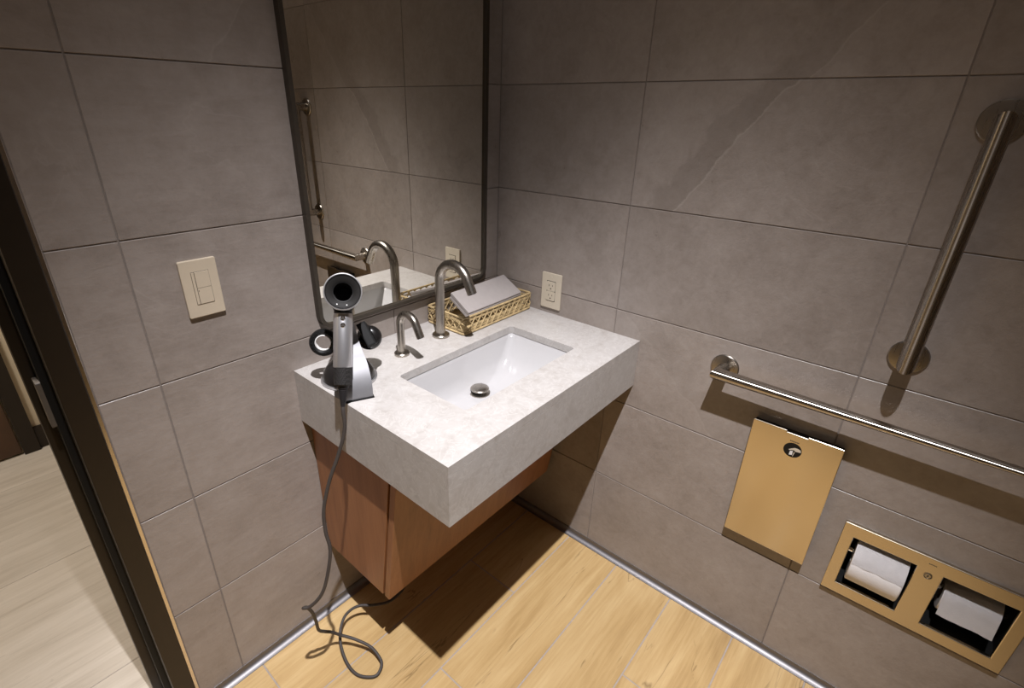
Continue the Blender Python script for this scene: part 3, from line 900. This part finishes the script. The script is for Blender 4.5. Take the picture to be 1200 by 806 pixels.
ou = tag(empty('power_outlet', (0, -0.2415, 0.886)), 'almond duplex power outlet beside the paper towel basket', 'outlet')
bm = bmesh.new(); prism(bm, rrect(-0.2790, -0.2030, 0.886, 1.006, 0.003, 3), 0, -0.0065, -0.0003)
add('plate', bm, 'ivory2', ou, bevel=0.0015)
add('decorator_seat', B(-0.0068, -0.0050, -0.2580, -0.2240, 0.9115, 0.9805), 'slot', ou)
for zc in (0.9625, 0.9295):
    bm = bmesh.new(); prism(bm, rrect(-0.2574, -0.2246, zc - 0.0160, zc + 0.0160, 0.004, 4), 0, -0.0086, -0.0055)
    fc = add('receptacle', bm, 'ivory2', ou, bevel=0.0006)
    add('slot', B(-0.0090, -0.0084, -0.2352, -0.2336, zc - 0.0005, zc + 0.0065), 'slot', fc)
    add('slot', B(-0.0090, -0.0084, -0.2484, -0.2468, zc + 0.0005, zc + 0.0060), 'slot', fc)
    Mh = frame_matrix(Vector((0, -1, 0)), Vector((0, 0, 1)), Vector((-1, 0, 0)), Vector((-0.0084, -0.2410, zc - 0.0075)))
    bm = bmesh.new(); lathe(bm, [(0.0, 0.0), (0.0023, 0.0), (0.0023, 0.0006), (0.0, 0.0006)], Mh, 14)
    add('ground_hole', bm, 'slot', fc)
for zc in (0.8985, 0.9935):
    Mh = frame_matrix(Vector((0, -1, 0)), Vector((0, 0, 1)), Vector((-1, 0, 0)), Vector((-0.0065, -0.2410, zc)))
    bm = bmesh.new(); lathe(bm, [(0.0, 0.0), (0.0028, 0.0), (0.0024, 0.0008), (0.0, 0.001)], Mh, 16)
    add('screw', bm, 'ivory2', ou, smooth=True)

# ------------------------------------------------------------------ basket and paper towels
BX0, BX1, BY0, BY1, BH = -0.338, -0.012, -0.166, -0.006, 0.056
bk = tag(empty('cane_basket', (-0.175, -0.086, CZ)), 'low woven cane basket holding paper towels in the counter corner', 'basket')
cz0 = CZ + 0.0005
add('base_mat', B(BX0 + 0.003, BX1 - 0.003, BY0 + 0.003, BY1 - 0.003, cz0, cz0 + 0.004), 'cane', bk, bevel=0.001)
def loop_at(z, d, r):
    bm = bmesh.new()
    pts = rrect(BX0 + d, BX1 - d, BY0 + d, BY1 - d, 0.010, 4)
    P = [(x, y, z) for x, y in pts]; P.append(P[0])
    return tube(bm, P, r, 8, caps=False)
bm = loop_at(CZ + BH, 0.001, 0.0036)
add('rim', bm, 'cane', bk, smooth=True)
bm = loop_at(CZ + 0.0048, 0.001, 0.0036)
add('foot_rim', bm, 'cane', bk, smooth=True)
bm = bmesh.new()
def wall_strands(A, Bp):
    A = Vector(A); Bp = Vector(Bp); L = (Bp - A).length; d = (Bp - A) / L
    nrm = Vector((d.y, -d.x, 0))
    P = lambda s, h, o: tuple(A + d * s + nrm * o + Vector((0, 0, h)))
    h0, h1 = 0.004, BH
    for h in (0.013, 0.0165, 0.043, 0.0465):
        tube(bm, [P(0, h, 0.0005), P(L, h, 0.0005)], 0.0014, 5)
    n = max(3, round(L / 0.026)); st = L / n
    run = st * 1.5
    k = -run
    while k < L:
        for sg in (1, -1):
            a, b = (k, k + run) if sg == 1 else (k + run, k)
            ha, hb = h0, h1
            # clip to the wall
            def clip(s1, z1, s2, z2):
                if s1 < 0: t = (0 - s1) / (s2 - s1); z1 = z1 + (z2 - z1) * t; s1 = 0
                if s1 > L: t = (s1 - L) / (s1 - s2); z1 = z1 + (z2 - z1) * t; s1 = L
                return s1, z1
            if (a < 0 and b < 0) or (a > L and b > L): continue
            a2, ha2 = clip(a, ha, b, hb); b2, hb2 = clip(b, hb, a, ha)
            if abs(a2 - b2) < 0.003: continue
            tube(bm, [P(a2, ha2, 0.0009 * sg), P(b2, hb2, 0.0009 * sg)], 0.0021, 6)
        k += st
e = 0.002
cs = [(BX0 + e, BY0 + e, CZ), (BX1 - e, BY0 + e, CZ), (BX1 - e, BY1 - e, CZ), (BX0 + e, BY1 - e, CZ)]
for i in range(4): wall_strands(cs[i], cs[(i + 1) % 4])
add('weave', bm, 'cane', bk, kind='stuff')

# leaning stack of folded towels: front edge low, back edge high
lowv = Vector((-0.166, -0.143, 0.9255)); U2 = Vector((1, 0.02, 0)).normalized()
V2 = Vector((0.02, 0.097, 0.037)).normalized(); W2 = U2.cross(V2).normalized()
def folded_towel(i, n, label):
    hw, dep_, th = 0.131, 0.104, 0.0068
    z = -i * (th + 0.0004)
    jx, jy = random.uniform(-0.003, 0.003), random.uniform(-0.0025, 0.0025)
    if i == 0: jx = jy = 0
    prof = []      # folded sheet outline in (v, w): two plies joined by a rounded fold at the front edge
    for k in range(9):
        a = R(90 + 180 * k / 8); prof.append((0.0034 + 0.0034 * math.cos(a), 0.0034 * math.sin(a)))
    prof += [(dep_, -0.0034), (dep_, -0.0004), (0.006, -0.00015), (0.006, 0.00015), (dep_, 0.0005), (dep_, 0.0034)]
    bm = bmesh.new()
    nseg = 6
    rings = []
    for s in range(nseg + 1):
        u = -hw + 2 * hw * s / nseg
        sag = 0.0012 * math.sin(math.pi * s / nseg) * (1 if i == 0 else 0.6)
        rings.append([bm.verts.new(lowv + U2 * (u + jx) + V2 * (v + jy) + W2 * (w + z - 0.0034 - sag)) for v, w in prof])
    m_ = len(prof)
    for a, b in zip(rings, rings[1:]):
        for q in range(m_): bm.faces.new((a[q], a[(q + 1) % m_], b[(q + 1) % m_], b[q]))
    bm.faces.new(rings[0][::-1]); bm.faces.new(rings[-1])
    bmesh.ops.triangulate(bm, faces=[f for f in bm.faces if len(f.verts) > 4])
    base = lowv + V2 * dep_ / 2 + W2 * (z - 0.005)
    o = add('paper_towel', bm, 'towel', None, smooth=True, angle=40, loc=base)
    tag(o, label, 'paper towel', 'folded paper towels in the cane basket')
for i, lab in enumerate(('folded grey-white paper towel, topmost of the stack in the basket', 'folded paper towel in the middle of the basket stack', 'folded paper towel at the bottom of the basket stack')):
    folded_towel(i, 3, lab)

# ------------------------------------------------------------------ hair dryer on its stand
T = Vector((-0.815, -0.257, 0.885))
FW = Vector((-0.476, -0.771, 0.423)).normalized(); UP = Vector((0.30132, 0.28688, 0.90935))
UP = (UP - FW * UP.dot(FW)).normalized(); RV = UP.cross(FW)
HD = frame_matrix(RV, -FW, UP, T)            # local: x right, -y out of the air intake, z up the handle
hd_root = tag(empty('hair_dryer', T), 'silver and black hair dryer resting on its stand, cord hanging', 'hair dryer')
bm = bmesh.new()
lathe(bm, [(0.0, 0.083), (0.0200, 0.083), (0.0208, 0.085), (0.0208, 0.199), (0.0200, 0.202), (0.0, 0.202)], HD, 40)
hand_o = add('handle', bm, 'silver', hd_root, smooth=True)
bm = bmesh.new(); lathe(bm, [(0.0, 0.042), (0.0170, 0.042), (0.0195, 0.045), (0.0200, 0.083), (0.0, 0.083)], HD, 40)
add('filter', bm, 'filter', hd_root, smooth=True, label='black perforated filter sleeve')
bm = bmesh.new(); prof = [(0.0, -0.004), (0.0048, -0.004), (0.0055, 0.0)]
for k in range(8):
    z = 0.002 + k * 0.004; r0 = 0.0060 + k * 0.00062
    prof += [(r0, z), (r0, z + 0.0024), (r0 - 0.0007, z + 0.0027), (r0 - 0.0007, z + 0.0038)]
prof += [(0.0115, 0.035), (0.0135, 0.042), (0.0, 0.042)]
lathe(bm, prof, HD, 24)
add('strain_relief', bm, 'dark_grey', hd_root, smooth=True)
bm = bmesh.new(); lathe(bm, [(0.0, 0.202), (0.0195, 0.202), (0.0195, 0.208), (0.022, 0.214), (0.022, 0.222), (0.0, 0.222)], HD, 36)
add('neck', bm, 'black', hd_root, smooth=True)
HC = 0.247
HM = HD @ Matrix.Translation((0, 0, HC)) @ Matrix.Rotation(R(90), 4, 'X')   # lathe axis: local +z -> -y (towards the viewer)
bm = bmesh.new(); lathe(bm, [(0.018, -0.058), (0.032, -0.060), (0.0355, -0.056), (0.0375, -0.04), (0.0385, 0.020), (0.0390, 0.032), (0.036, 0.036), (0.034, 0.030), (0.018, 0.010), (0.018, -0.058)], HM, 48, caps=False)
head = add('head', bm, 'dark_grey', hd_root, smooth=True)
bm = bmesh.new(); lathe(bm, [(0.0378, 0.026), (0.0408, 0.028), (0.0412, 0.032), (0.0405, 0.0355), (0.0385, 0.0365), (0.0378, 0.034), (0.0378, 0.026)], HM, 56, caps=False)
add('front_rim', bm, 'bright_silver', head, smooth=True, label='bright silver front rim')
bm = bmesh.new(); lathe(bm, [(0.0378, 0.0345), (0.0300, 0.0335), (0.0225, 0.0300), (0.0215, 0.027), (0.0378, 0.027), (0.0378, 0.0345)], HM, 56, caps=False)
add('face_ring', bm, 'face_black', head, smooth=True)
bm = bmesh.new(); lathe(bm, [(0.0, -0.050), (0.0175, -0.050), (0.0205, 0.0285), (0.0218, 0.0290), (0.0225, 0.027), (0.0195, -0.052), (0.0, -0.052)], HM, 40, caps=False)
add('inner_duct', bm, 'void', head, smooth=True)
for a in (R(246), R(286)):
    c = Vector((0.0300 * math.cos(a), 0.0300 * math.sin(a), 0.0335))
    bm = bmesh.new(); lathe(bm, [(0.0, 0.0), (0.0016, 0.0), (0.0014, 0.0008), (0.0, 0.0010)], HM @ Matrix.Translation(c), 12)
    add('status_light', bm, 'white', head, smooth=True)
for zc in (0.1905, 0.1755):
    Mb = HD @ Matrix.Translation((0, -0.0198, zc)) @ Matrix.Rotation(R(90), 4, 'X')
    bm = bmesh.new(); lathe(bm, [(0.0, 0.0), (0.0052, 0.0), (0.0052, 0.0016), (0.0046, 0.0021), (0.0, 0.0021)], Mb, 24)
    bt = add('button', bm, 'chrome', hand_o, smooth=True)
    bm = bmesh.new()
    for k in range(3):
        a = R(90 + 120 * k)
        lathe(bm, [(0.0, 0.0), (0.0017, 0.0), (0.0017, 0.0004), (0.0, 0.0004)], Mb @ Matrix.Translation((0.0023 * math.cos(a), 0.0023 * math.sin(a), 0.0020)), 10)
    # (dots of the fan symbol)
    for v in bm.verts: pass
    me_o = add('button_symbol', bm, 'slot', hand_o)
cord_pts = [tuple(T + UP * 0.004), (-0.8185, -0.2600, 0.872), (-0.822, -0.263, 0.826), (-0.84, -0.254, 0.762), (-0.864, -0.241, 0.694), (-0.885, -0.234, 0.617), (-0.892, -0.24, 0.557),
            (-0.893, -0.251, 0.506), (-0.91, -0.25, 0.433), (-0.929, -0.243, 0.379), (-0.952, -0.223, 0.341), (-0.965, -0.207, 0.332), (-0.951, -0.195, 0.31), (-0.937, -0.188, 0.27),
            (-0.923, -0.166, 0.2), (-0.914, -0.151, 0.144), (-0.896, -0.147, 0.115), (-0.876, -0.146, 0.09), (-0.853, -0.154, 0.06), (-0.828, -0.185, 0.045), (-0.806, -0.229, 0.03),
            (-0.804, -0.268, 0.018), (-0.812, -0.287, 0.012), (-0.836, -0.296, 0.006), (-0.857, -0.28, 0.005), (-0.873, -0.25, 0.005), (-0.874, -0.207, 0.008), (-0.861, -0.158, 0.02),
            (-0.84, -0.124, 0.035), (-0.811, -0.104, 0.05), (-0.783, -0.106, 0.062), (-0.758, -0.121, 0.068), (-0.731, -0.147, 0.066), (-0.682, -0.17, 0.06), (-0.62, -0.17, 0.075),
            (-0.57, -0.15, 0.13), (-0.55, -0.13, 0.20), (-0.548, -0.125, 0.2545)]
bm = bmesh.new(); tube(bm, smooth_path(cord_pts, 6), 0.0044, 10)
add('power_cord', bm, 'grey_cord', hd_root, smooth=True, angle=80, label='long grey power cord')

# stand
SC = Vector((-0.717, -0.135, CZ)); SF = Vector((-0.399, -0.917, 0)); SR = Vector((0.917, -0.399, 0))
ST = frame_matrix(SR, -SF, Vector((0, 0, 1)), SC)     # local: -y is the front
std = tag(empty('dryer_stand', SC), 'hair dryer stand with curved silver neck on a black round base', 'stand')
bm = bmesh.new(); lathe(bm, [(0.0, 0.0), (0.066, 0.0), (0.0685, 0.002), (0.0685, 0.005), (0.066, 0.007), (0.0, 0.007)], ST, 56)
add('base_plate', bm, 'silver', std, smooth=True)
bm = bmesh.new(); lathe(bm, [(0.0, 0.007), (0.064, 0.007), (0.0645, 0.011), (0.060, 0.024), (0.048, 0.040), (0.028, 0.051), (0.0, 0.054)], ST, 56)
add('base_dome', bm, 'gloss_black', std, smooth=True)
prof = smooth_path([(0.116, 0, 0.0), (0.1175, 0, 0.012), (0.113, 0, 0.032), (0.100, 0, 0.056), (0.078, 0, 0.080), (0.053, 0, 0.101), (0.036, 0, 0.128), (0.034, 0, 0.160), (0.038, 0, 0.185)], 5)
bm = bmesh.new()
rows = []
for k, q in enumerate(prof):
    t = k / (len(prof) - 1)
    hw = 0.0310 + 0.0025 * math.sin(math.pi * min(1, t / 0.6)) - 0.013 * max(0, min(1, (t - 0.45) / 0.45)) ** 1.3
    rows.append([bm.verts.new(ST @ Vector((hw * (-1 + 2 * s / 4), -q.x, q.z))) for s in range(5)])
for a, b in zip(rows, rows[1:]):
    for s in range(4): bm.faces.new((a[s], a[s + 1], b[s + 1], b[s]))
bmesh.ops.recalc_face_normals(bm, faces=bm.faces)
bmesh.ops.solidify(bm, geom=list(bm.faces), thickness=0.004)
add('neck_plate', bm, 'plate_silver', std, smooth=True, angle=40, label='curved satin silver neck plate')
add('foot_pad', prism(bmesh.new(), [tuple((ST @ Vector(v)).xy) for v in ((-0.035, -0.119, 0), (0.035, -0.119, 0), (0.035, -0.05, 0), (-0.035, -0.05, 0))], 2, CZ, CZ + 0.003), 'black', std)
bm = bmesh.new(); tube(bm, [ST @ Vector((0, -0.040, 0.165)), ST @ Vector((0, -0.0585, 0.158))], 0.012, 20)
add('magnetic_dock', bm, 'black', std, smooth=True)
RC = Vector((-0.766, -0.120, 0.977)); NC = Vector((-0.660, -0.152, 0.965))
nk = ST @ Vector((0, -0.048, 0.104))
for c in (RC, NC):
    bm = bmesh.new(); e_ = c - (c - nk).normalized() * 0.030 + Vector((0.0, 0.012, 0))
    tube(bm, [nk, e_], 0.006, 12); add('side_arm', bm, 'black', std, smooth=True)

# ring-shaped attachment, left of the handle
ax = (Vector((-0.62, -0.75, 0.25))).normalized(); ux = ax.cross(Vector((0, 0, 1))).normalized() * -1; vx = ax.cross(ux)
RM = frame_matrix(ux, vx, ax, RC)
rg = tag(empty('ring_attachment', RC), 'black ring-shaped dryer attachment with pale inner lip, left of handle', 'dryer attachment', 'dryer attachments on the stand')
bm = bmesh.new(); lathe(bm, [(0.0190, -0.010), (0.0300, -0.010), (0.0325, -0.006), (0.0325, 0.004), (0.0300, 0.009), (0.0235, 0.010), (0.0190, 0.006), (0.0190, -0.010)], RM, 48, caps=False)
add('ring_body', bm, 'black', rg, smooth=True)
bm = bmesh.new(); lathe(bm, [(0.0165, -0.008), (0.0190, -0.008), (0.0190, 0.007), (0.0172, 0.008), (0.0165, 0.006), (0.0165, -0.008)], RM, 48, caps=False)
add('inner_lip', bm, 'white', rg, smooth=True, label='pale inner lip')
for k in range(18):
    a = 2 * math.pi * k / 18
    c = RM @ Matrix.Rotation(a, 4, 'Z') @ Matrix.Translation((0.0262, 0, 0.0095))
    bm = bmesh.new(); lathe(bm, [(0.0, 0.0), (0.0011, 0.0), (0.0006, 0.0035), (0.0, 0.0037)], c, 8)
    add('tooth', bm, 'dark_grey', rg, smooth=True)

# wide flat nozzle, right of the handle
an = Vector((-0.60, -0.72, 0.42)).normalized()
vn = Vector((-0.12, 0.47, 0.80)); vn = (vn - an * vn.dot(an)).normalized(); un = vn.cross(an)
NM = frame_matrix(un, vn, an, NC)
nz = tag(empty('nozzle_attachment', NC), 'black concentrator nozzle with a flat blade, right of the handle', 'dryer attachment', 'dryer attachments on the stand')
bm = bmesh.new(); lathe(bm, [(0.0, -0.012), (0.0290, -0.012), (0.0305, -0.009), (0.0305, 0.002), (0.027, 0.009), (0.018, 0.014), (0.0, 0.015)], NM, 44)
add('collar', bm, 'gloss_black', nz, smooth=True)
bm = bmesh.new()
lo = [(-0.014, -0.022), (0.014, -0.022), (0.014, 0.024), (-0.014, 0.024)]; hi = [(-0.011, -0.022), (0.011, -0.022), (0.011, 0.040), (-0.011, 0.040)]
vl = [bm.verts.new(NM @ Vector((x, y, 0.006))) for x, y in lo]; vh = [bm.verts.new(NM @ Vector((x, y, 0.036))) for x, y in hi]
bm.faces.new(vl[::-1]); bm.faces.new(vh)
for i in range(4): bm.faces.new((vl[i], vl[(i + 1) % 4], vh[(i + 1) % 4], vh[i]))
bl = add('blade', bm, 'black', nz, bevel=0.0012)
bm = bmesh.new(); box(bm, -0.0080, 0.0080, -0.018, 0.036, 0.0345, 0.0364); bmesh.ops.transform(bm, matrix=NM, verts=bm.verts)
add('air_slot', bm, 'void', bl)
